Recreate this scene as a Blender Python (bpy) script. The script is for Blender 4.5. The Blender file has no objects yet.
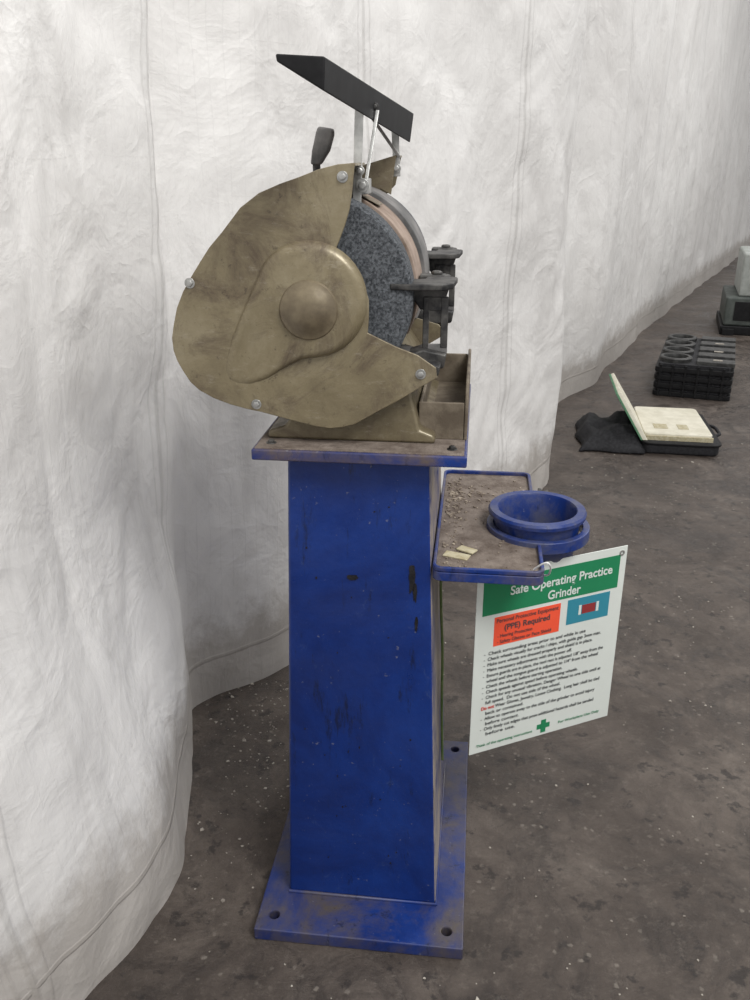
import bpy, bmesh, math, random
from mathutils import Vector, Matrix, noise
random.seed(4)
C=bpy.context; D=bpy.data
scn=C.scene
try:
    scn.view_settings.view_transform='Standard'; scn.view_settings.look='None'
except Exception: pass

# ------------------------------------------------------------------ camera
pch=math.atan(.4); th=math.radians(6.7)
F=Vector((-math.sin(th),math.cos(th),0)); R=Vector((math.cos(th),math.sin(th),0)); Z=Vector((0,0,1))
fw=math.cos(pch)*F-math.sin(pch)*Z; up=math.sin(pch)*F+math.cos(pch)*Z
cd=D.cameras.new("camera"); cam=D.objects.new("camera",cd); C.collection.objects.link(cam)
cd.sensor_fit='VERTICAL'; cd.sensor_height=36; cd.lens=30.6; cd.clip_end=200
m=Matrix((R,up,-fw)).transposed().to_4x4(); m.translation=Vector((0,0,1.5)); cam.matrix_world=m
scn.camera=cam

# ------------------------------------------------------------------ materials
def ramp(nt,fac,stops):
    r=nt.nodes.new('ShaderNodeValToRGB'); e=r.color_ramp.elements
    while len(e)<len(stops): e.new(.5)
    for i,(p,c) in enumerate(stops):
        e[i].position=p; e[i].color=(c if len(c)==4 else (*c,1)) if not isinstance(c,(int,float)) else (c,c,c,1)
    nt.links.new(fac,r.inputs[0]); return r.outputs[0]
def noi(nt,co,scale,detail=6,rough=.6,dist=0):
    n=nt.nodes.new('ShaderNodeTexNoise'); n.inputs['Scale'].default_value=scale; n.inputs['Detail'].default_value=detail
    n.inputs['Roughness'].default_value=rough; n.inputs['Distortion'].default_value=dist
    nt.links.new(co,n.inputs['Vector']); return n.outputs[0]
def mixc(nt,fac,a,b,mode='MIX'):
    n=nt.nodes.new('ShaderNodeMix'); n.data_type='RGBA'; n.blend_type=mode
    for s,v in ((n.inputs[0],fac),(n.inputs[6],a),(n.inputs[7],b)):
        if hasattr(v,'is_output'): nt.links.new(v,s)
        elif isinstance(v,(int,float)): s.default_value=v
        else: s.default_value=(*v,1)
    return n.outputs[2]
def mth(nt,op,a,b=0.0):
    n=nt.nodes.new('ShaderNodeMath'); n.operation=op
    for s,v in ((n.inputs[0],a),(n.inputs[1],b)):
        if hasattr(v,'is_output'): nt.links.new(v,s)
        else: s.default_value=v
    return n.outputs[0]
def newmat(name):
    m=D.materials.new(name); m.use_nodes=True; nt=m.node_tree
    b=nt.nodes['Principled BSDF']; tc=nt.nodes.new('ShaderNodeTexCoord')
    return m,nt,b,tc
def mapped(nt,co,sc,loc=(0,0,0)):
    mp=nt.nodes.new('ShaderNodeMapping'); mp.inputs['Scale'].default_value=sc; mp.inputs['Location'].default_value=loc; nt.links.new(co,mp.inputs[0]); return mp.outputs[0]
def bump(nt,b,h,strength,dist=.01):
    n=nt.nodes.new('ShaderNodeBump'); n.inputs['Strength'].default_value=strength; n.inputs['Distance'].default_value=dist
    nt.links.new(h,n.inputs['Height']); nt.links.new(n.outputs[0],b.inputs['Normal'])
def simple(name,c1,c2,scale=20,rough=.5,metal=0,bs=.2,bd=.003,lo=.4,hi=.65,spec=.5):
    m,nt,b,tc=newmat(name); co=tc.outputs['Object']
    n=noi(nt,co,scale,8,.65); nt.links.new(ramp(nt,n,[(lo,c1),(hi,c2)]),b.inputs['Base Color'])
    b.inputs['Roughness'].default_value=rough; b.inputs['Metallic'].default_value=metal
    b.inputs['Specular IOR Level'].default_value=spec
    bump(nt,b,noi(nt,co,scale*4,4),bs,bd); return m

def blue_paint(name,dirt_lo,dirt_hi,dirt_col=(.10,.075,.055),scale=9):
    m,nt,b,tc=newmat(name); co=tc.outputs['Object']
    base=ramp(nt,noi(nt,co,3.0,8,.7,.6),[(.32,(.003,.014,.095)),(.5,(.004,.024,.155)),(.7,(.007,.040,.23))])
    d=ramp(nt,noi(nt,co,scale,10,.7,.3),[(dirt_lo,0.0),(dirt_hi,1.0)])
    col=mixc(nt,d,base,dirt_col)
    st=ramp(nt,noi(nt,mapped(nt,co,(26,26,5)),1,9,.78),[(.57,0.0),(.65,1.0)])
    col=mixc(nt,mth(nt,'MULTIPLY',st,.7),col,(.004,.006,.016))
    sc=ramp(nt,noi(nt,mapped(nt,co,(14,14,9),(3,1,7)),1.3,10,.85,1.),[(.59,0.0),(.66,1.0)])
    col=mixc(nt,mth(nt,'MULTIPLY',sc,.32),col,(.07,.11,.22))
    rust=ramp(nt,noi(nt,mapped(nt,co,(9,9,5),(1,7,2)),1.5,12,.85),[(.61,0.0),(.67,1.0)])
    col=mixc(nt,mth(nt,'MULTIPLY',rust,.55),col,(.045,.032,.028))
    sp=ramp(nt,noi(nt,co,95,3),[(.69,0.0),(.73,1.0)])
    col=mixc(nt,mth(nt,'MULTIPLY',sp,.4),col,(.22,.22,.24))
    nt.links.new(col,b.inputs['Base Color'])
    nt.links.new(ramp(nt,noi(nt,co,8,6),[(.3,.26),(.7,.48)]),b.inputs['Roughness'])
    bump(nt,b,noi(nt,co,30,6),.28,.004); return m
M_blue=blue_paint("blue_paint",.70,.95)
M_blue_dirty=blue_paint("blue_paint_dirty",.42,.66,(.12,.09,.07),7)
M_blue_tray=blue_paint("blue_paint_tray",.45,.70,(.12,.10,.10),11)
M_blue_base=blue_paint("blue_paint_base",.40,.64,(.085,.07,.06),6)
M_blue_cup=blue_paint("blue_paint_cup",.43,.72,(.10,.10,.12),12)
M_side=blue_paint("blue_paint_dusted_side",.36,.56,(.30,.26,.22),8)
M_dust=simple("rust_dust",(.10,.075,.06),(.24,.20,.17),26,.9,0,.7,.005,.35,.7)

def olive(name,k=1):
    m,nt,b,tc=newmat(name); co=tc.outputs['Object']
    base=ramp(nt,noi(nt,co,6,9,.75,.4),[(.3,(.150*k,.122*k,.074*k)),(.5,(.22*k,.183*k,.112*k)),(.7,(.29*k,.25*k,.168*k))])
    d=ramp(nt,noi(nt,co,7,12,.8,1.1),[(.47,0.0),(.64,1.0)])
    col=mixc(nt,mth(nt,'MULTIPLY',d,.78),base,(.085,.060,.042))
    s=ramp(nt,noi(nt,mapped(nt,co,(12,12,40)),2,12,.85),[(.55,0.0),(.66,1.0)])
    col=mixc(nt,mth(nt,'MULTIPLY',s,.35),col,(.42,.38,.31))
    pt=ramp(nt,noi(nt,co,60,5,.75),[(.62,0.0),(.69,1.0)])
    col=mixc(nt,mth(nt,'MULTIPLY',pt,.6),col,(.05,.036,.027))
    nt.links.new(col,b.inputs['Base Color']); b.inputs['Metallic'].default_value=.2
    nt.links.new(ramp(nt,d,[(0,.34),(1,.60)]),b.inputs['Roughness'])
    bump(nt,b,noi(nt,co,30,7),.28,.004); return m
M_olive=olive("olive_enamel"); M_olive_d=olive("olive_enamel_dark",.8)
M_cap=simple("worn_cap",(.12,.094,.062),(.22,.18,.115),16,.4,.25,.2,.002)
M_wheel=simple("abrasive_grit",(.028,.032,.038),(.20,.215,.235),260,.9,0,.9,.003,.38,.70)
M_iron=simple("dark_iron",(.018,.018,.02),(.11,.106,.10),25,.5,.4,.3,.002)
M_guardgrey=simple("dusty_grey_guard",(.09,.09,.09),(.22,.21,.205),14,.75,.1,.3,.002)
M_pink=simple("dusty_motor",(.17,.12,.09),(.36,.28,.23),14,.85,0,.3,.002)
M_steel=simple("zinc_steel",(.34,.34,.33),(.62,.62,.60),30,.36,.75,.1,.001)
M_black=simple("black_plastic",(.005,.005,.006),(.012,.012,.013),30,.55,0,.1,.001,spec=.25)
M_rust=simple("rusty_trough",(.10,.078,.055),(.21,.175,.13),18,.7,.15,.4,.003)
M_hole=simple("hole_dark",(.003,.003,.003),(.01,.01,.01),30,.9)
M_fabric=simple("black_nylon",(.006,.006,.008),(.022,.022,.026),60,.8,0,.4,.003)
M_cream=simple("cream_plastic",(.60,.57,.46),(.74,.71,.60),12,.6)
M_yel=simple("faded_label",(.38,.33,.20),(.54,.50,.36),60,.7)
M_green_pc=simple("green_edge",(.05,.16,.08),(.09,.22,.12),30,.6)
M_grey_case=simple("grey_machine_paint",(.30,.32,.30),(.42,.44,.42),10,.6)
M_grey_dark=simple("dark_green_grey_paint",(.05,.06,.055),(.10,.115,.105),10,.6)
M_chip=simple("chips",(.22,.195,.17),(.50,.47,.41),60,.9)
M_cable=simple("white_tie",(.6,.6,.6),(.75,.75,.74),60,.4)
M_wire=simple("green_cable",(.10,.18,.05),(.2,.25,.1),40,.5)
M_oil=simple("dried_oil",(.004,.004,.006),(.015,.014,.016),60,.45)
def flat(name,c,rough=.45): return simple(name,c,tuple(min(1,x*1.06) for x in c),8,rough,0,.02,.0005)
S_white=flat("sign_white",(.62,.655,.62),.22); S_green=flat("sign_green",(.015,.20,.085),.3); S_red=flat("sign_red",(.80,.09,.04),.4)
S_teal=flat("sign_teal",(.03,.22,.30)); S_ink=flat("sign_ink",(.05,.055,.06)); S_redink=flat("sign_red_ink",(.6,.05,.04)); S_pale=flat("sign_pale",(.6,.66,.62))
S_dkred=flat("sign_dark_red",(.25,.03,.03))

# ------------------------------------------------------------------ geometry helpers
def empty(name):
    e=D.objects.new(name,None); C.collection.objects.link(e); e.empty_display_size=.1; return e
def mk(name,bm,mat,parent=None,smooth=False,bevel=0,seg=2,mats=None):
    bmesh.ops.recalc_face_normals(bm,faces=bm.faces[:])
    me=D.meshes.new(name); bm.to_mesh(me); bm.free()
    o=D.objects.new(name,me); C.collection.objects.link(o)
    for x in (mats or [mat]): me.materials.append(x)
    if smooth:
        for p in me.polygons: p.use_smooth=True
    if bevel:
        b=o.modifiers.new("bevel",'BEVEL'); b.width=bevel; b.segments=seg; b.limit_method='ANGLE'; b.angle_limit=math.radians(35)
        for p in me.polygons: p.use_smooth=True
        w=o.modifiers.new("wn",'WEIGHTED_NORMAL'); w.keep_sharp=True
    if parent: o.parent=parent
    return o
def box(name,x0,x1,y0,y1,z0,z1,mat,parent=None,bevel=.002,rot=None,piv=None):
    bm=bmesh.new(); bmesh.ops.create_cube(bm,size=1)
    for v in bm.verts: v.co=Vector(((x0+x1)/2+v.co.x*(x1-x0),(y0+y1)/2+v.co.y*(y1-y0),(z0+z1)/2+v.co.z*(z1-z0)))
    if rot:
        c=Vector(piv) if piv else Vector(((x0+x1)/2,(y0+y1)/2,(z0+z1)/2))
        bmesh.ops.rotate(bm,cent=c,matrix=rot,verts=bm.verts[:])
    return mk(name,bm,mat,parent,bevel=bevel)
def hexa(name,pts,mat,parent=None,bevel=.002):
    bm=bmesh.new(); v=[bm.verts.new(p) for p in pts]
    bm.faces.new(v[0:4]); bm.faces.new(v[4:8])
    for i in range(4): bm.faces.new((v[i],v[(i+1)%4],v[4+(i+1)%4],v[4+i]))
    return mk(name,bm,mat,parent,bevel=bevel)
def lathe(name,prof,mat,parent=None,seg=64,center=(0,0,0),axis='Z',bevel=0,closed=False):
    bm=bmesh.new(); rings=[]
    for r,h in prof:
        ring=[]
        for i in range(seg):
            a=2*math.pi*i/seg
            if axis=='Z': p=(r*math.cos(a),r*math.sin(a),h)
            elif axis=='Y': p=(r*math.cos(a),h,r*math.sin(a))
            else: p=(h,r*math.cos(a),r*math.sin(a))
            ring.append(bm.verts.new(Vector(center)+Vector(p)))
        rings.append(ring)
    n=len(rings)
    for k in range(n if closed else n-1):
        a,b=rings[k],rings[(k+1)%n]
        for i in range(seg): bm.faces.new((a[i],a[(i+1)%seg],b[(i+1)%seg],b[i]))
    if not closed:
        if prof[0][0]>1e-6: bm.faces.new(rings[0])
        if prof[-1][0]>1e-6: bm.faces.new(rings[-1])
    bmesh.ops.remove_doubles(bm,verts=bm.verts[:],dist=1e-6)
    o=mk(name,bm,mat,parent,bevel=bevel)
    for p in o.data.polygons: p.use_smooth=True
    if not bevel:
        es=o.modifiers.new("es",'EDGE_SPLIT'); es.split_angle=math.radians(35)
    return o
def prism(name,poly,a0,a1,mat,parent=None,axis='Y',bevel=.002):
    bm=bmesh.new()
    def P(q,a): return (q[0],a,q[1]) if axis=='Y' else ((q[0],q[1],a) if axis=='Z' else (a,q[0],q[1]))
    A=[bm.verts.new(P(q,a0)) for q in poly]; B=[bm.verts.new(P(q,a1)) for q in poly]
    bm.faces.new(A); bm.faces.new(B); n=len(poly)
    for i in range(n): bm.faces.new((A[i],A[(i+1)%n],B[(i+1)%n],B[i]))
    return mk(name,bm,mat,parent,bevel=bevel)
def tube(name,pts,r,mat,parent=None):
    cu=D.curves.new(name,'CURVE'); cu.dimensions='3D'; cu.bevel_depth=r; cu.bevel_resolution=3; cu.use_fill_caps=True
    s=cu.splines.new('NURBS' if len(pts)>3 else 'POLY'); s.points.add(len(pts)-1)
    for i,p in enumerate(pts): s.points[i].co=(*p,1)
    if len(pts)>3: s.use_endpoint_u=True; s.order_u=3
    o=D.objects.new(name,cu); C.collection.objects.link(o); cu.materials.append(mat)
    if parent: o.parent=parent
    return o
def bolt(name,c,r,h,mat,parent,axis='Y'):
    s=-1 if axis=='Y' else 1
    o=lathe(name+"_washer",[(r*1.5,0),(r*1.5,s*h*.3)],mat,parent,24,c,axis,bevel=.0006)
    o2=lathe(name+"_head",[(r,s*h*.3),(r,s*h),(r*.6,s*h*1.15)],mat,parent,6,c,axis,bevel=.0006); return o2
def boolean_cyl(o,pts,r,z0,z1):
    bm=bmesh.new()
    for x,y in pts:
        bmesh.ops.create_cone(bm,cap_ends=True,segments=24,radius1=r,radius2=r,depth=z1-z0,matrix=Matrix.Translation((x,y,(z0+z1)/2)))
    me=D.meshes.new("c"); bm.to_mesh(me); bm.free(); c=D.objects.new("c",me); C.collection.objects.link(c)
    md=o.modifiers.new("bool",'BOOLEAN'); md.object=c; md.operation='DIFFERENCE'; md.solver='EXACT'
    o.modifiers.move(len(o.modifiers)-1,0)
    others=[mm for mm in o.modifiers if mm.name!="bool"]
    for mm in others: mm.show_viewport=False
    dg=C.evaluated_depsgraph_get(); nm=D.meshes.new_from_object(o.evaluated_get(dg))
    o.modifiers.remove(o.modifiers["bool"]); o.data=nm
    for mm in others: mm.show_viewport=True
    D.objects.remove(c)

# ------------------------------------------------------------------ floor
def make_floor():
    m,nt,b,tc=newmat("workshop_floor"); co=tc.outputs['Object']
    base=ramp(nt,noi(nt,co,1.8,12,.75,.5),[(.34,(.042,.031,.025)),(.5,(.085,.067,.056)),(.66,(.155,.128,.108))])
    dk=ramp(nt,noi(nt,co,3.6,13,.8,1.2),[(.48,0.0),(.60,1.0)])
    col=mixc(nt,mth(nt,'MULTIPLY',dk,.70),base,(.026,.019,.016))
    spot=ramp(nt,noi(nt,mapped(nt,co,(1,1,1),(5,3,0)),15,6,.65),[(.58,0.0),(.63,1.0)])
    col=mixc(nt,mth(nt,'MULTIPLY',spot,.75),col,(.018,.014,.013))
    sm=ramp(nt,noi(nt,co,26,12,.9),[(.53,0.0),(.60,1.0)])
    col=mixc(nt,mth(nt,'MULTIPLY',sm,.40),col,(.20,.17,.145))
    vo=nt.nodes.new('ShaderNodeTexVoronoi'); vo.inputs['Scale'].default_value=30; nt.links.new(co,vo.inputs['Vector'])
    d=mth(nt,'ADD',vo.outputs['Distance'],mth(nt,'MULTIPLY',noi(nt,co,110,4,.7),.45))
    fl=ramp(nt,d,[(.32,1.0),(.40,0.0)])
    msk=ramp(nt,noi(nt,co,3.3,5,.7),[(.47,0.0),(.60,1.0)])
    col=mixc(nt,mth(nt,'MULTIPLY',mth(nt,'MULTIPLY',fl,msk),.5),col,(.34,.305,.26))
    nt.links.new(col,b.inputs['Base Color'])
    nt.links.new(ramp(nt,dk,[(0,.58),(1,.34)]),b.inputs['Roughness'])
    bump(nt,b,noi(nt,co,20,12,.8),.8,.012)
    bm=bmesh.new(); vs=[bm.verts.new(p) for p in ((-6,-4,0),(22,-4,0),(22,36,0),(-6,36,0))]; bm.faces.new(vs)
    mk("floor",bm,m)
make_floor()
bm=bmesh.new()
for i in range(1500):
    if i<560: x=random.gauss(-.50,.13); y=random.gauss(2.0,.28)
    else: y=random.uniform(.9,5.5); x=random.uniform(-.6,1.6) if y<3 else random.uniform(-.1,3)
    if y>2.2 and x<(y-2.2)*.38-.45: continue
    if x<-.74 or (y<1.9 and x<-.62): continue
    if -.42<x<.05 and 1.24<y<1.95: continue
    s=random.uniform(.001,.0034)*(1+.10*y)*(1.8 if random.random()<.10 else 1); a=random.uniform(0,6.28); k=random.randint(3,6)
    vs=[]
    for j in range(k):
        t=a+j*6.283/k; rr=s*random.uniform(.5,1.3); vs.append((x+rr*math.cos(t),y+rr*math.sin(t)*.9))
    A=[bm.verts.new((p[0],p[1],.0004)) for p in vs]; B=[bm.verts.new((p[0]*.8+x*.2,p[1]*.8+y*.2,.0004+s*.35)) for p in vs]
    bm.faces.new(B)
    for j in range(k): bm.faces.new((A[j],A[(j+1)%k],B[(j+1)%k],B[j]))
mk("floor_debris",bm,M_chip)

# ------------------------------------------------------------------ tarpaulin curtain
def curtain():
    ctrl=[(-1.5,-2.2),(-1.25,-.8),(-.98,.1),(-.80,.75),(-.695,1.088),(-.635,1.269),(-.612,1.422),(-.660,1.62),(-.746,1.90),(-.785,2.00),(-.74,2.09),(-.560,2.262),(-.36,2.60),(-.089,3.15),(.20,3.62),(.383,4.02),(.40,4.35),(.516,5.41),(.947,6.43),(1.70,8.62),(2.86,11.6),(4.95,16.9),(9,27)]
    pts=[Vector(c) for c in ctrl]
    path=[]
    for i in range(1,len(pts)-2):
        p0,p1,p2,p3=pts[i-1],pts[i],pts[i+1],pts[i+2]
        L=(p2-p1).length; n=max(2,int(L/(.016 if p1.y<5 else .05)))
        for k in range(n):
            t=k/n
            path.append(.5*((2*p1)+(-p0+p2)*t+(2*p0-5*p1+4*p2-p3)*t*t+(-p0+3*p1-3*p2+p3)*t**3))
    path.append(pts[-2])
    s=[0]
    for i in range(1,len(path)): s.append(s[-1]+(path[i]-path[i-1]).length)
    zs=[0,.01,.03,.05]+[.05+.025*k for k in range(1,100)]; zz=zs[-1]
    while zz<6.5: zz+=.12; zs.append(zz)
    bm=bmesh.new(); uvl=bm.loops.layers.uv.new("UVMap"); grid=[]; uvd={}
    N=len(path)
    def ridge(x,y,z): return 1-abs(noise.noise(Vector((x,y,z))))*2.4
    for i,p in enumerate(path):
        a=path[max(0,i-2)]; b=path[min(N-1,i+2)]; t=(b-a).normalized(); nrm=Vector((-t.y,t.x))
        col=[]
        for z in zs:
            k=min(1,z/.9); k=k*k*(3-2*k)
            near=max(0,1-abs(p.y-1.35)/.75) if p.y<2.2 else 0
            back=.15*near*k
            w=.25+.75*min(1,z/.5)
            Sx=s[i]
            far=min(1,max(0,(p.y-4.2)/2))
            d=noise.noise(Vector((Sx*.9,z*.35,1)))*.10*w+noise.noise(Vector((Sx*2.6+z*.5,z*.7,5)))*.04*w*(1-.4*far)
            d+=noise.noise(Vector((Sx*4.5+z*.3,z*.5,15)))*.014*w
            d+=far*.035*noise.noise(Vector((Sx*1.8,z*.25,8)))
            n1=1-far*.5
            d+=.012*ridge(Sx*2.6+z*1.1,z*1.9-Sx*.8,9)*n1*w
            d+=.0045*ridge(Sx*6.5-z*4,z*5.5+Sx,3)*n1
            if 1.5<p.y<3.3:
                e=math.exp(-((p.y-2.0-.10*math.sin(z*3))/.12)**2); d+=-.05*e*k
            q=p+nrm*(back+d-.005)
            v=bm.verts.new((q.x,q.y,z)); uvd[v]=(Sx,z); col.append(v)
        grid.append(col)
    for i in range(N-1):
        for j in range(len(zs)-1):
            f=bm.faces.new((grid[i][j],grid[i+1][j],grid[i+1][j+1],grid[i][j+1]))
            for lp in f.loops: lp[uvl].uv=uvd[lp.vert]
    m,nt,b,tc=newmat("white_tarpaulin"); uv=tc.outputs['UV']
    base=ramp(nt,noi(nt,uv,1.3,8,.6),[(.3,(.68,.665,.65)),(.7,(.80,.79,.775))])
    g=ramp(nt,noi(nt,mapped(nt,uv,(2.2,.9,1)),1.8,10,.72,1.2),[(.50,0.0),(.72,1.0)])
    col=mixc(nt,mth(nt,'MULTIPLY',g,.36),base,(.40,.385,.37))
    sp=ramp(nt,noi(nt,uv,26,9,.88),[(.57,0.0),(.67,1.0)])
    spm=ramp(nt,noi(nt,uv,2.2,4,.7),[(.43,0.0),(.60,1.0)])
    col=mixc(nt,mth(nt,'MULTIPLY',mth(nt,'MULTIPLY',sp,spm),.5),col,(.36,.34,.32))
    sx=nt.nodes.new('ShaderNodeSeparateXYZ'); nt.links.new(uv,sx.inputs[0]); U,V=sx.outputs[0],sx.outputs[1]
    wl=mth(nt,'PINGPONG',mth(nt,'ADD',U,mth(nt,'MULTIPLY',noi(nt,uv,2,2),.03)),.02)
    wl=ramp(nt,mth(nt,'DIVIDE',wl,.02),[(0,1.0),(.12,0.0)])
    wh=mth(nt,'PINGPONG',mth(nt,'ADD',V,mth(nt,'MULTIPLY',noi(nt,uv,1.5,3),.05)),.045); wh=ramp(nt,mth(nt,'DIVIDE',wh,.045),[(0,1.0),(.05,0.0)])
    weave=mth(nt,'MAXIMUM',wl,mth(nt,'MULTIPLY',wh,.5))
    weave=mth(nt,'MULTIPLY',weave,ramp(nt,noi(nt,uv,3,5,.7),[(.4,0.15),(.65,1.0)]))
    col=mixc(nt,mth(nt,'MULTIPLY',weave,.13),col,(.3,.3,.29))
    wob=mth(nt,'ADD',U,mth(nt,'MULTIPLY',noi(nt,mapped(nt,uv,(.3,1.2,1)),1,3),.12))
    se=mth(nt,'PINGPONG',wob,.48)
    seam=ramp(nt,se,[(0,1.0),(.006,1.0),(.009,0.0),(.03,0.0),(.032,.7),(.035,.7),(.038,0.0)])
    hem=mth(nt,'ABSOLUTE',mth(nt,'SUBTRACT',V,.135)); hem=ramp(nt,hem,[(0,1.0),(.004,1.0),(.007,0.0)])
    sm=mth(nt,'MAXIMUM',seam,hem)
    col=mixc(nt,mth(nt,'MULTIPLY',sm,.28),col,(.30,.29,.27))
    low=ramp(nt,mth(nt,'ADD',V,mth(nt,'MULTIPLY',noi(nt,uv,7,8,.75),-.36)),[(0,1.0),(.12,0.0)])
    col=mixc(nt,mth(nt,'MULTIPLY',low,.6),col,(.25,.215,.18))
    nt.links.new(col,b.inputs['Base Color']); b.inputs['Roughness'].default_value=.5; b.inputs['Specular IOR Level'].default_value=.35
    r1=mth(nt,'ABSOLUTE',mth(nt,'SUBTRACT',noi(nt,uv,3.5,4,.55,.6),.5))
    r2=mth(nt,'ABSOLUTE',mth(nt,'SUBTRACT',noi(nt,mapped(nt,uv,(1,1,1),(4,9,0)),10,5,.6,.5),.5))
    h=mth(nt,'ADD',mth(nt,'MULTIPLY',r1,-2.6),mth(nt,'MULTIPLY',r2,-.9))
    h=mth(nt,'ADD',h,mth(nt,'MULTIPLY',weave,.05))
    h=mth(nt,'ADD',h,mth(nt,'MULTIPLY',sm,.3))
    bump(nt,b,h,.48,.012)
    mk("tarpaulin_curtain",bm,m,smooth=True)
curtain()

# ------------------------------------------------------------------ pedestal grinder
G=empty("pedestal_grinder")
bp=box("base_plate",-.400,.030,1.260,1.92,0,.030,M_blue_base,G,bevel=.003)
boolean_cyl(bp,[(-.365,1.30),(-.005,1.30),(-.005,1.885),(-.365,1.885)],.011,-.02,.05)
for i,(x,y) in enumerate([(-.365,1.30),(-.005,1.30),(-.005,1.885),(-.365,1.885)]):
    lathe("hole_shade_disc_%d"%i,[(.0108,.001),(.0108,.006)],M_hole,G,20,(x,y,0))  # black discs stand in for the shade inside the bored holes
cl=hexa("column",[(-.347,1.365,.03),(-.031,1.365,.03),(-.031,1.82,.03),(-.347,1.82,.03),
               (-.320,1.396,1.02),(-.068,1.396,1.02),(-.068,1.79,1.02),(-.320,1.79,1.02)],M_blue,G,bevel=.006)
cl.data.materials.append(M_side)
for p in cl.data.polygons:
    if p.normal.x>.8: p.material_index=1
def colY(z): return 1.365+(z-.03)*(.031/.99)
def smear(nm,pts,mat,t=.0012):
    bm=bmesh.new(); A=[bm.verts.new((x,colY(z)+.001,z)) for x,z in pts]; B=[bm.verts.new((x,colY(z)-t,z)) for x,z in pts]; n=len(pts)
    bm.faces.new(A); bm.faces.new(B)
    for i in range(n): bm.faces.new((A[i],A[(i+1)%n],B[(i+1)%n],B[i]))
    mk(nm,bm,mat,G)
def blob(nm,cx,cz,w,h,mat,drip=0):
    n=22; pts=[]
    for i in range(n):
        a=2*math.pi*i/n; k=1+.35*noise.noise(Vector((math.cos(a)*2+cx*30,math.sin(a)*2,cz*20)))
        x=cx+w*k*math.cos(a); z=cz+h*k*math.sin(a)
        if drip and math.sin(a)<-.6: z-=drip*random.random()
        pts.append((x,z))
    smear(nm,pts,mat)
blob("oil_drip_0",-.095,.795,.006,.022,M_oil,.02); blob("oil_drip_1",-.089,.765,.004,.016,M_oil,.01)
blob("paint_scar",-.205,.785,.010,.006,M_oil); blob("oil_drip_2",-.085,.70,.003,.012,M_oil,.01)
for i in range(22): blob("oil_fleck_%d"%i,random.uniform(-.31,-.08),random.uniform(.10,.98),random.uniform(.0008,.002),random.uniform(.001,.003),M_oil)
tube("weld_bead",[(-.347,1.363,.032),(-.030,1.363,.032),(-.030,1.82,.032)],.004,M_blue_base,G)
box("mount_plate",-.373,-.004,1.35,1.86,1.02,1.040,M_blue_dirty,G,bevel=.003)
box("mount_plate_dust",-.368,-.009,1.355,1.855,1.0395,1.0415,M_dust,G,bevel=.0005)
for i,(x,y) in enumerate([(-.345,1.385),(-.03,1.385),(-.03,1.82),(-.345,1.82)]):
    bolt("mount_bolt_%d"%i,(x,y,1.041),.006,.006,M_iron,G,'Z')

prism("motor_foot",[(-.358,1.041),(-.356,1.056),(-.325,1.066),(-.300,1.11),(-.285,1.20),(-.215,1.24),(-.15,1.20),(-.105,1.135),(-.088,1.066),(-.062,1.056),(-.060,1.041)],1.41,1.80,M_olive_d,G,bevel=.006)
AX=(-.268,0,1.289)
lathe("motor_housing",[(.02,1.50),(.138,1.50),(.150,1.51),(.150,1.54),(.143,1.545),(.143,1.62),(.146,1.625),(.146,1.635),(.143,1.64),(.143,1.70),(.150,1.705),(.150,1.74),(.02,1.75)],M_pink,G,96,AX,'Y')
for k in range(14):
    a=math.radians(20+k*10)
    c=Vector((AX[0]+.146*math.cos(a),0,AX[2]+.146*math.sin(a)))
    box("motor_fin_%d"%k,c.x-.005,c.x+.005,1.55,1.70,c.z-.002,c.z+.002,M_pink,G,bevel=.0008,rot=Matrix.Rotation(-a,3,'Y'))
lathe("shaft",[(.014,1.37),(.014,1.90)],M_iron,G,24,AX,'Y')
def wheel(nm,y0,y1):
    lathe(nm,[(.018,y0),(.160,y0),(.165,y0+.005),(.165,y1-.005),(.160,y1),(.018,y1)],M_wheel,G,128,AX,'Y')
    lathe(nm+"_flange",[(.016,y0-.012),(.055,y0-.008),(.06,y0-.0005)],M_iron,G,48,AX,'Y')
wheel("grinding_wheel_near",1.402,1.462); wheel("grinding_wheel_far",1.795,1.855)

cov0=[(-.193,1.496),(-.219,1.494),(-.249,1.487),(-.279,1.476),(-.31,1.466),(-.345,1.452),(-.376,1.430),(-.408,1.393),(-.430,1.370),(-.448,1.346),(-.465,1.322),(-.480,1.299),(-.493,1.272),(-.501,1.244),(-.506,1.222),(-.505,1.200),(-.500,1.183),(-.491,1.165),(-.480,1.147),(-.465,1.133),(-.441,1.120),(-.413,1.110),(-.385,1.103),(-.358,1.098),(-.325,1.090),(-.292,1.082),(-.265,1.076),(-.24,1.073),(-.218,1.076),(-.196,1.082),(-.158,1.105),(-.12,1.127),(-.090,1.147),(-.059,1.166)]
mouth0=[(-.061,1.183),(-.091,1.203),(-.129,1.217),(-.174,1.238),(-.172,1.262),(-.172,1.291),(-.183,1.325),(-.202,1.346),(-.229,1.360),(-.218,1.383),(-.209,1.406),(-.202,1.428),(-.198,1.450)]
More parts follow.
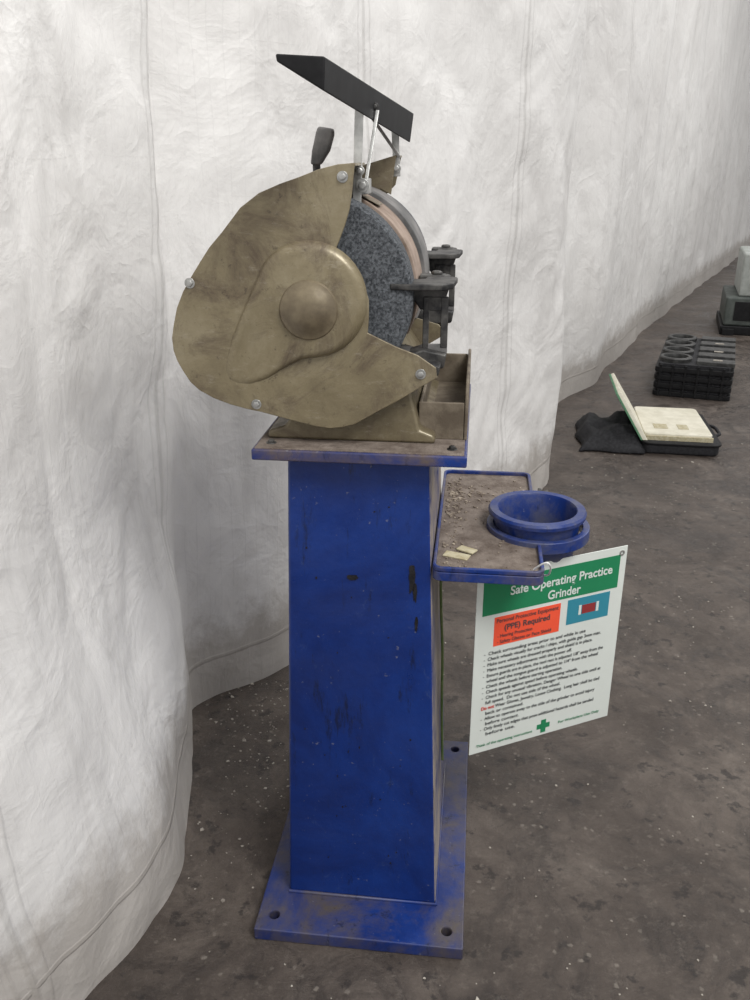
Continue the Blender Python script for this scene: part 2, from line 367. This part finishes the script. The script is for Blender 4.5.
def guard(nm,y0,y1,front,mat):
    cov=list(cov0); mouth=list(mouth0)
    if not front:
        cov=[(-.166,1.509)]+cov[1:]; mouth=mouth[:-1]+[(-.178,1.452)]
    prism(nm+"_side_cover",cov+mouth,*( (y0,y0+.004) if front else (y1-.004,y1)),mat,G,bevel=.0015)
    inn=cov+[(-.075,1.185)]+[(AX[0]+.172*math.cos(a),AX[2]+.172*math.sin(a)) for a in [math.radians(q) for q in (-32,-45,-60)]]+[(AX[0]+.10*math.cos(a),AX[2]+.10*math.sin(a)) for a in [math.radians(q) for q in (-60,-100,-150,160,110,70)]]+[(AX[0]+.174*math.cos(a),AX[2]+.174*math.sin(a)) for a in [math.radians(q) for q in ((72,68) if front else (66,58))]]
    prism(nm+"_inner_cover",inn,*((y1-.004,y1) if front else (y0,y0+.004)),mat,G,bevel=.001)
    bm=bmesh.new(); n=len(cov); O=[];I=[]
    cx,cz=-.28,1.28
    for i,(x,z) in enumerate(cov):
        a=Vector(cov[max(0,i-1)]); b=Vector(cov[min(n-1,i+1)]); t=(b-a).normalized(); nn=Vector((-t.y,t.x))
        if (Vector((cx,cz))-Vector((x,z))).dot(nn)<0: nn=-nn
        O.append((x,z)); I.append((x+nn.x*.004,z+nn.y*.004))
    ring=[]
    for (x,z),(a,b) in zip(O,I):
        ring.append([bm.verts.new((x,y0+.002,z)),bm.verts.new((x,y1-.002,z)),bm.verts.new((a,y1-.002,b)),bm.verts.new((a,y0+.002,b))])
    for i in range(n-1):
        for k in range(4): bm.faces.new((ring[i][k],ring[i][(k+1)%4],ring[i+1][(k+1)%4],ring[i+1][k]))
    bm.faces.new(ring[0]); bm.faces.new(ring[-1])
    o=mk(nm+"_rim",bm,mat,G); 
    for p in o.data.polygons: p.use_smooth=True
    o.modifiers.new("es",'EDGE_SPLIT').split_angle=math.radians(40)
guard("near_guard",1.378,1.498,True,M_olive)
guard("far_guard",1.765,1.885,False,M_olive_d)
def shroud(nm,y0,y1,mat,r=.170,a0=-25,a1=100):
    bm=bmesh.new(); prev=None
    for k in range(41):
        a=math.radians(a0+(a1-a0)*k/40); q=[]
        for rr,yy in ((r,y0),(r,y1),(r-.02,y1),(r-.02,y0)):
            q.append(bm.verts.new((AX[0]+rr*math.cos(a),yy,AX[2]+rr*math.sin(a))))
        if prev:
            for j in range(4): bm.faces.new((prev[j],prev[(j+1)%4],q[(j+1)%4],q[j]))
        else: bm.faces.new(q)
        prev=q
    bm.faces.new(prev); mk(nm,bm,mat,G,bevel=.002)
shroud("near_inner_ring",1.478,1.60,M_pink,.168); shroud("far_inner_ring",1.64,1.762,M_guardgrey,.172)
box("rating_label",-.205,-.165,1.485,1.535,1.438,1.4395,M_rust,G,bevel=.0004,rot=Matrix.Rotation(math.radians(26),3,'Y'))
def boss():
    out=[]
    cx,cz=AX[0],AX[2]; r=.094
    for q in range(-82,150,8):
        a=math.radians(q); out.append((cx+r*math.cos(a),cz+r*math.sin(a)))
    out+=[(-.366,1.300),(-.385,1.262),(-.402,1.225),(-.414,1.190),(-.418,1.168),(-.412,1.152),(-.398,1.146),(-.375,1.146),(-.345,1.157),(-.312,1.178),(-.283,1.192)]
    bm=bmesh.new(); ccx=sum(p[0] for p in out)/len(out); ccz=sum(p[1] for p in out)/len(out)
    lv=[]
    def lift(x,z,h):
        d=max(0,min(1,((-x-.33)+(1.25-z))/.16)); return 1.379-h*(1-.8*d)
    for sc,h in ((1.0,0),(.985,.005),(.95,.011),(.90,.0145),(.84,.016)):
        lv.append([bm.verts.new((ccx+(x-ccx)*sc,lift(x,z,h),ccz+(z-ccz)*sc)) for x,z in out])
    n=len(out)
    for a,b in zip(lv,lv[1:]):
        for i in range(n): bm.faces.new((a[i],a[(i+1)%n],b[(i+1)%n],b[i]))
    cv=bm.verts.new((ccx,1.364,ccz))
    for i in range(n): bm.faces.new((lv[-1][i],lv[-1][(i+1)%n],cv))
    mk("near_guard_boss",bm,M_olive,G,smooth=True)
boss()
lathe("boss_cap",[(.050,1.366),(.046,1.3605),(.038,1.358),(.030,1.352),(.015,1.348),(0,1.347)],M_cap,G,48,(-.268,0,1.275),'Y')
for i,(x,z) in enumerate([(-.212,1.476),(-.467,1.313),(-.086,1.172),(-.366,1.112)]):
    bolt("cover_bolt_%d"%i,(x,1.378,z),.0058,.005,M_steel,G)
box("spark_arm_near",-.135,-.055,1.385,1.49,1.175,1.192,M_iron,G,bevel=.003,rot=Matrix.Rotation(math.radians(12),3,'Y'))

# tool rests
def rest(nm,yc,dz=0):
    prism(nm+"_plate",[(-.140,yc-.05),(-.115,yc-.053),(-.055,yc-.052),(-.038,yc-.03),(-.033,yc+.045),(-.045,yc+.058),(-.085,yc+.055),(-.088,yc+.02),(-.140,yc+.018)],1.300+dz,1.310+dz,M_iron,G,axis='Z',bevel=.002)
    prism(nm+"_rib",[(-.120,1.300+dz),(-.045,1.300+dz),(-.052,1.278+dz),(-.092,1.262+dz)],yc-.01,yc+.01,M_iron,G,bevel=.002)
    for k,(x0,x1,z0,z1) in enumerate([(-.088,-.078,1.190,1.285),(-.058,-.046,1.200,1.285),(-.088,-.046,1.262,1.285),(-.088,-.046,1.190,1.206)]):
        e=.001*(k>1)
        box(nm+"_slot_bar_%d"%k,x0,x1,yc-.014+e,yc-.004-e,z0+dz,z1+dz,M_iron if k!=3 else M_guardgrey,G,bevel=.0015)
    prism(nm+"_arm",[(-.135,1.160+dz),(-.050,1.168+dz),(-.046,1.192+dz),(-.085,1.200+dz),(-.13,1.185+dz)],yc-.03,yc+.03,M_iron,G,bevel=.004)
    prism(nm+"_lug",[(-.10,yc+.05),(-.055,yc+.05),(-.045,yc+.065),(-.055,yc+.085),(-.10,yc+.085)],1.298+dz,1.312+dz,M_iron,G,axis='Z',bevel=.003)
    lathe(nm+"_lock_nut",[(.010,0),(.010,.004),(.007,.006)],M_iron,G,6,(-.070,yc+.068,1.312+dz),'Z',bevel=.001)
rest("near_rest",1.45,.004); rest("far_rest",1.83,.014)

box("trough_front",-.092,-.0125,1.44,1.446,1.041,1.108,M_rust,G)
box("trough_back",-.085,-.0125,1.789,1.795,1.041,1.120,M_rust,G)
prism("trough_right",[(1.439,1.041),(1.796,1.041),(1.796,1.13),(1.50,1.145),(1.455,1.142),(1.439,1.110)],-.012,-.006,M_rust,G,axis='X')
box("trough_left",-.092,-.086,1.447,1.796,1.041,1.105,M_rust,G)
box("trough_bottom",-.085,-.013,1.447,1.788,1.042,1.06,M_rust,G)

prism("adjuster_lever",[(-.303,1.492),(-.286,1.492),(-.270,1.515),(-.262,1.540),(-.262,1.551),(-.288,1.555),(-.292,1.545),(-.300,1.515)],1.595,1.620,M_guardgrey,G,bevel=.004)
lathe("adjuster_stem",[(.007,1.42),(.007,1.50)],M_iron,G,12,(-.294,1.608,0),'Z')

def hood():
    n1,n2,n3,n4=Vector((-.2745,1.22,1.629)),Vector((-.2087,1.22,1.625)),Vector((-.211,1.22,1.584)),Vector((-.2735,1.22,1.620))
    f1,f2,f3,f4=Vector((-.215,1.80,1.590)),Vector((-.1355,1.80,1.584)),Vector((-.1420,1.80,1.531)),Vector((-.214,1.80,1.573))
    bm=bmesh.new(); v=[bm.verts.new(p) for p in (n1,n2,n3,n4,f1,f2,f3,f4)]
    bm.faces.new(v[:4]); bm.faces.new(v[4:])
    for a,b in ((0,1),(1,2),(2,3),(3,0)): bm.faces.new((v[a],v[b],v[b+4],v[a+4]))
    mk("eye_shield_hood",bm,M_black,G,bevel=.0025)
    bolt("hood_screw",(-.176,1.50,1.580),.004,.005,M_iron,G)
hood()
def strip(nm,a,b,w,t,mat):
    a=Vector(a); b=Vector(b); d=(b-a); L=d.length; d.normalize(); y=Vector((0,1,0)); x=y.cross(d).normalized(); y=d.cross(x)
    bm=bmesh.new(); bmesh.ops.create_cube(bm,size=1)
    for v in bm.verts: 
        c=v.co.copy(); v.co=(a+b)/2+x*c.x*w+y*c.y*t+d*c.z*L
    return mk(nm,bm,mat,G,bevel=.001)
strip("shield_bracket_near",(-.200,1.45,1.428),(-.195,1.45,1.583),.014,.004,M_steel)
strip("shield_link_near",(-.188,1.455,1.455),(-.172,1.50,1.575),.006,.003,M_steel)
strip("shield_bracket_far",(-.165,1.775,1.47),(-.170,1.775,1.560),.014,.004,M_steel)
strip("shield_link_far",(-.160,1.77,1.505),(-.215,1.70,1.585),.006,.003,M_steel)
bolt("bracket_bolt_a",(-.190,1.446,1.462),.007,.007,M_steel,G); bolt("bracket_bolt_b",(-.194,1.446,1.484),.005,.007,M_steel,G)
bolt("bracket_bolt_c",(-.166,1.772,1.485),.006,.006,M_steel,G)
box("bracket_clip",-.212,-.182,1.452,1.50,1.448,1.472,M_steel,G,bevel=.002)

# tray
PC=(.139,1.60,0)
def trayline(x0,x1,y0,y1,r,nr,n=5):
    o=[]
    def corner(cx,cy,a0):
        for k in range(n+1):
            a=math.radians(a0+90*k/n); o.append((cx+r*math.cos(a),cy+r*math.sin(a)))
    corner(x1-r,y0+r,-90)
    dx=x1-PC[0]; a0=math.acos(dx/nr)
    for k in range(33):
        a=-a0-(2*math.pi-2*a0)*k/32; o.append((PC[0]+nr*math.cos(a),PC[1]+nr*math.sin(a)))
    corner(x1-r,y1-r,0); corner(x0+r,y1-r,90); corner(x0+r,y0+r,180); return o
def rrect(x0,x1,y0,y1,r,n=5):
    o=[]
    for cx,cy,a0 in ((x1-r,y0+r,-90),(x1-r,y1-r,0),(x0+r,y1-r,90),(x0+r,y0+r,180)):
        for k in range(n+1):
            a=math.radians(a0+90*k/n); o.append((cx+r*math.cos(a),cy+r*math.sin(a)))
    return o
tr=trayline(-.058,.142,1.374,1.90,.018,.088)
prism("side_tray",tr,.794,.812,M_blue_tray,G,axis='Z',bevel=.002)
inn=trayline(-.052,.135,1.381,1.893,.012,.094)
prism("side_tray_dust",inn,.8115,.8135,M_dust,G,axis='Z',bevel=0)
bm=bmesh.new(); n=len(tr); rg=[]
for (x,y),(a,b) in zip(tr,inn):
    rg.append([bm.verts.new(q) for q in ((x,y,.8125),(x,y,.822),(a,b,.822),(a,b,.8125))])
for i in range(n):
    for k in range(4): bm.faces.new((rg[i][k],rg[i][(k+1)%4],rg[(i+1)%n][(k+1)%4],rg[(i+1)%n][k]))
mk("side_tray_rim",bm,M_blue_tray,G,bevel=.002)
lathe("cup_holder_ring",[(.088,.800),(.102,.800),(.102,.824),(.088,.824)],M_blue_cup,G,72,(.142,1.595,0),'Z',bevel=.002,closed=True)
lathe("coolant_cup",[(.0,.735),(.066,.735),(.074,.742),(.084,.800),(.086,.842),(.096,.843),(.097,.850),(.094,.855),(.079,.855),(.076,.850),(.068,.755),(0,.752)],M_blue_cup,G,72,PC,'Z')
lathe("cup_residue",[(0,.757),(.067,.757)],M_dust,G,48,PC,'Z')
bm=bmesh.new()
for i in range(380):
    x=random.gauss(-.030,.016) if i<250 else random.uniform(-.045,.13); y=random.uniform(1.39,1.86) if random.random()<.5 else random.gauss(1.74,.06)
    if x<-.046 or not 1.39<y<1.88: continue
    if (x-.139)**2+(y-1.6)**2<.0110: continue
    s=random.uniform(.001,.0045)
    bmesh.ops.create_cube(bm,size=s,matrix=Matrix.Translation((x,y,.8135+s*.35))@Matrix.Rotation(random.uniform(0,3),4,'Z')@Matrix.Diagonal((1,random.uniform(.6,2),.6,1)))
mk("tray_swarf",bm,simple("swarf",(.12,.09,.07),(.40,.34,.27),80,.9),G)
box("tag_a",-.040,.008,1.430,1.453,.8135,.8165,M_yel,G,bevel=.0008,rot=Matrix.Rotation(math.radians(-18),3,'Z'))
box("tag_b",-.015,.020,1.455,1.475,.8150,.8185,M_yel,G,bevel=.0008,rot=Matrix.Rotation(math.radians(-30),3,'Z'))
for k in range(4):
    box("tray_clip_%d"%k,.150+.014*k,.158+.014*k,1.74,1.755,.800,.838-.004*k,M_iron,G,bevel=.001)
box("tray_clip_bar",.130,.205,1.742,1.752,.800,.811,M_iron,G,bevel=.001)
tube("earth_cable",[(-.052,1.60,.80),(-.048,1.58,.65),(-.040,1.62,.50),(-.038,1.59,.36),(-.032,1.6,.22)],.003,M_wire,G)

# ------------------------------------------------------------------ sign
SG=empty("safety_sign")
TL=Vector((.025,1.446,.774)); ex=Vector((.302,.172,0)).normalized(); nz=ex.cross(Z); W=.3476; H=.415
MW=Matrix((ex,Z,nz)).transposed().to_4x4(); MW.translation=TL
SG.matrix_world=MW
def sbox(nm,u0,u1,v0,v1,mat,off,t=.0006,bev=0):
    bm=bmesh.new(); bmesh.ops.create_cube(bm,size=1)
    for v in bm.verts: v.co=Vector(((u0+u1)/2+v.co.x*(u1-u0),-(v0+v1)/2+v.co.y*(v1-v0),off+v.co.z*t))
    o=mk(nm,bm,mat,None,bevel=bev); o.parent=SG; return o
def stext(nm,txt,u,v,size,mat,fit=None,al='LEFT',bold=0):
    cu=D.curves.new(nm,'FONT'); cu.body=txt; cu.size=size; cu.align_x=al; cu.extrude=.0002; cu.offset=bold
    cu.materials.append(mat); o=D.objects.new(nm,cu); C.collection.objects.link(o); o.parent=SG
    o.location=(u,-v,.0022)
    if fit:
        C.view_layer.update(); w=o.dimensions.x
        if w>0: o.scale.x=fit/w
    return o
sbox("panel",0,W,0,H,S_white,0,.002,.0008)
sbox("header_band",.014,W-.016,.018,.092,S_green,.0012)
stext("title_1","Safe Operating Practice",W/2+.020,.056,.027,S_pale,.240,'CENTER',.0005)
stext("title_2","Grinder",W/2+.026,.085,.027,S_pale,.078,'CENTER',.0005)
sbox("ppe_box",.042,.195,.100,.165,S_red,.0012)
stext("ppe_1","Personal Protective Equipment",.118,.113,.013,S_ink,.143,'CENTER')
stext("ppe_2","(PPE) Required",.118,.132,.018,S_ink,.105,'CENTER',.0003)
stext("ppe_3","- Hearing Protection",.050,.147,.011,S_ink,.080)
stext("ppe_4","- Safety Glasses or Face Shield",.050,.160,.011,S_ink,.125)
sbox("picture_box",.212,.315,.098,.155,S_teal,.0012)
sbox("picture_motor",.248,.281,.116,.136,S_dkred,.0016,.0008)
sbox("picture_wheel_l",.240,.246,.115,.137,S_pale,.0016,.0008); sbox("picture_wheel_r",.283,.289,.115,.137,S_pale,.0016,.0008)
lines=[("-  Check surrounding areas prior to and while in use",.24,0),("-  Check wheels visually for cracks / chips, with guide gap 3mm max.",.28,0),("-  Make sure wheels are dressed properly and shield is in place.",.26,0),
("-  Make necessary adjustments with the power off.",.21,0),("-  Ensure guards are in place, the tool rest is adjusted 1/8\" away from the",.29,0),("   wheel and the tongue guard is adjusted to 1/4\" from the wheel",.27,0),
("-  Check the wheels before starting operation.",.19,0),("-  Check speeds against speed before operating wheels.",.23,0),("-  Check for any unusual vibration. Danger Wheel to one side until at",.29,0),("   full speed.  Do not use side of the wheel.",.18,0),
("Do not Wear Gloves, Jewelry, Loose Clothing.  Long hair shall be tied",.29,1),("   back or contained.",.09,1),("-  Allow to operate away to the side of the grinder to avoid injury",.28,0),("   before contact.",.08,0),("-  Only finely cut edges that pose additional hazards shall be sanded",.28,0),("   before use.",.07,0)]
v=.182
for i,(t,w,r) in enumerate(lines):
    if i==10: 
        stext("line_red","Do not",.022,v,.0108,S_redink,.030,bold=.0002); stext("line_%02d"%i,t[7:],.055,v,.0108,S_ink,w-.033)
    else: stext("line_%02d"%i,t,.022,v,.0108,S_ink,w)
    v+=.0128
stext("footer_l","Think of the operating instructions",.015,.400,.009,S_green,.135)
stext("footer_r","For Workplace Use Only",.215,.396,.009,S_green,.105)
sbox("cross_v",.172,.184,.376,.408,S_green,.0016); sbox("cross_h",.162,.194,.386,.398,S_green,.0012)
lathe("eyelet",[(.003,.0),(.006,.0),(.006,.002),(.003,.002)],M_steel,SG,24,(W-.014,-.014,.001),'Z',closed=True)
hp=TL+ex*.125+Vector((0,0,-.012))
tie=tube("sign_tie",[(.122,1.384,.822),(.140,1.366,.850),(.152,1.372,.835),(.152,1.42,.79),tuple(hp+nz*.004),tuple(hp-nz*.004),(.135,1.47,.80)],.0018,M_cable,None)
tie.parent=SG; tie.matrix_parent_inverse=MW.inverted()

# ------------------------------------------------------------------ background objects
B=empty("open_carry_case")
prism("case_base",rrect(0,.44,0,.66,.05),0,.07,M_fabric,None,axis='Z',bevel=.015).parent=B
def sub(o): o.parent=B; return o
sub(prism("case_rim",rrect(-.01,.45,-.01,.67,.055),.055,.068,M_black,None,axis='Z',bevel=.004))
sub(prism("case_content",rrect(.01,.40,.05,.62,.03),.07,.105,M_cream,None,axis='Z',bevel=.006))
sub(box("content_edge",.02,.40,.035,.048,.068,.095,M_yel,None))
for k in range(2): sub(box("content_label_%d"%k,.08+.14*k,.16+.12*k,.15,.24,.105,.107,M_yel,None,bevel=.0005))
sub(hexa("raised_panel",[(.0,.02,.07),(.03,.02,.07),(.03,.50,.07),(.0,.50,.07),(-.16,.12,.30),(-.14,.12,.31),(-.14,.60,.31),(-.16,.60,.30)],M_cream,None,bevel=.004))
sub(hexa("panel_edge",[(-.012,.015,.07),(.0,.015,.07),(.0,.50,.07),(-.012,.50,.07),(-.172,.115,.30),(-.16,.115,.305),(-.16,.60,.305),(-.172,.60,.30)],M_green_pc,None,bevel=.003))
bm=bmesh.new(); gx,gy=24,24; gv=[]
for i in range(gx+1):
    for j in range(gy+1):
        x=-.36+.38*i/gx; y=-.03+.60*j/gy
        e=min(i,gx-i,j,gy-j)/4; e=min(1,e)
        z=.012+e*(.075+.05*noise.noise(Vector((x*9,y*8,2)))+.02*noise.noise(Vector((x*22,y*20,5))))
        gv.append(bm.verts.new((x+.03*noise.noise(Vector((y*6,0,0))),y+.03*noise.noise(Vector((x*6,3,0))),z)))
for i in range(gx):
    for j in range(gy):
        a=i*(gy+1)+j; bm.faces.new((gv[a],gv[a+1],gv[a+gy+2],gv[a+gy+1]))
fl=mk("soft_flap",bm,M_fabric,None,smooth=True); fl.modifiers.new("s",'SOLIDIFY').thickness=.012; fl.parent=B
hd=tube("carry_handle",[(.44,.22,.05),(.48,.24,.06),(.50,.33,.04),(.48,.42,.06),(.44,.44,.05)],.010,M_fabric); hd.parent=B
B.location=(.94,4.58,0); B.rotation_euler=(0,0,math.radians(-3)); B.scale=(.93,.98,1)

T=empty("stacked_crates")
def tsub(o): o.parent=T; return o
for k in range(4):
    z=k*.055
    tsub(prism("tray_%d"%k,rrect(0,.50,0,1.05,.03),z,z+.034,M_black,None,axis='Z',bevel=.004))
    tsub(prism("tray_core_%d"%k,rrect(.02,.48,.02,1.03,.02),z+.03,z+.056,M_fabric,None,axis='Z',bevel=.002))
    for q in range(6): tsub(box("tray_rib_%d_%d"%(k,q),.03+.08*q,.045+.08*q,-.006,.01,z,z+.052,M_black,None,bevel=.002))
M_ringgrey=simple("ring_grey",(.02,.02,.02),(.06,.06,.058),30,.5)
for k in range(4):
    tsub(lathe("ring_%d"%k,[(.078,.218),(.105,.218),(.108,.245),(.100,.252),(.082,.252),(.078,.245)],M_ringgrey,None,40,(.12,.15+.25*k,0),'Z',closed=True))
for k in range(5): tsub(box("top_bar_%d"%k,.26,.50,.05+.21*k,.17+.21*k,.215,.245,M_ringgrey,None,bevel=.004))
for k in range(3): tsub(box("tag_%d"%k,.36,.42,.10+.30*k,.13+.30*k,.245,.249,M_chip,None,bevel=.001))
T.location=(1.225,5.88,0); T.rotation_euler=(0,0,math.radians(-15))

K=empty("machine_cabinet")
def ksub(o): o.parent=K; return o
ksub(box("skid",-.02,1.2,-.02,.9,0,.08,M_black,None,bevel=.01))
ksub(box("lower_case",.0,1.15,.0,.85,.08,.34,M_grey_dark,None,bevel=.02))
ksub(box("upper_case",.10,1.15,.05,.85,.34,.72,M_grey_case,None,bevel=.02))
ksub(box("door_panel",.20,1.08,.035,.052,.40,.68,M_grey_dark,None,bevel=.006))
for x in (.05,.6,1.1): ksub(box("foot_%d"%int(x*100),x-.05,x+.05,-.06,-.015,.0,.06,M_black,None,bevel=.005))
ksub(box("lower_front_black_panel",.08,1.08,-.008,.002,.13,.30,M_black,None,bevel=.003))  # black slab standing slightly proud of the lower case front
K.location=(2.27,8.22,0); K.rotation_euler=(0,0,math.radians(-12))

# ------------------------------------------------------------------ light
w=D.worlds.new("World"); scn.world=w; w.use_nodes=True
bg=w.node_tree.nodes['Background']; bg.inputs[0].default_value=(1,.99,.98,1); bg.inputs[1].default_value=.79
def area(nm,loc,tgt,size,power,col=(1,1,1)):
    l=D.lights.new(nm,'AREA'); l.shape='RECTANGLE'; l.size=size[0]; l.size_y=size[1]; l.energy=power; l.color=col
    o=D.objects.new(nm,l); C.collection.objects.link(o); o.location=loc
    o.rotation_euler=(Vector(tgt)-Vector(loc)).to_track_quat('-Z','Y').to_euler(); return o
area("added_key_area",(1.8,-.6,4.4),(-.1,2.0,.8),(1.6,1.6),165,(1,.99,.97))  # unseen area lamp added up behind the camera to light the scene
area("added_back_area",(4.0,7,5.5),(1.5,7,0),(3,5),165,(1,.99,.97))  # unseen large area lamp, added overhead to brighten curtain and background
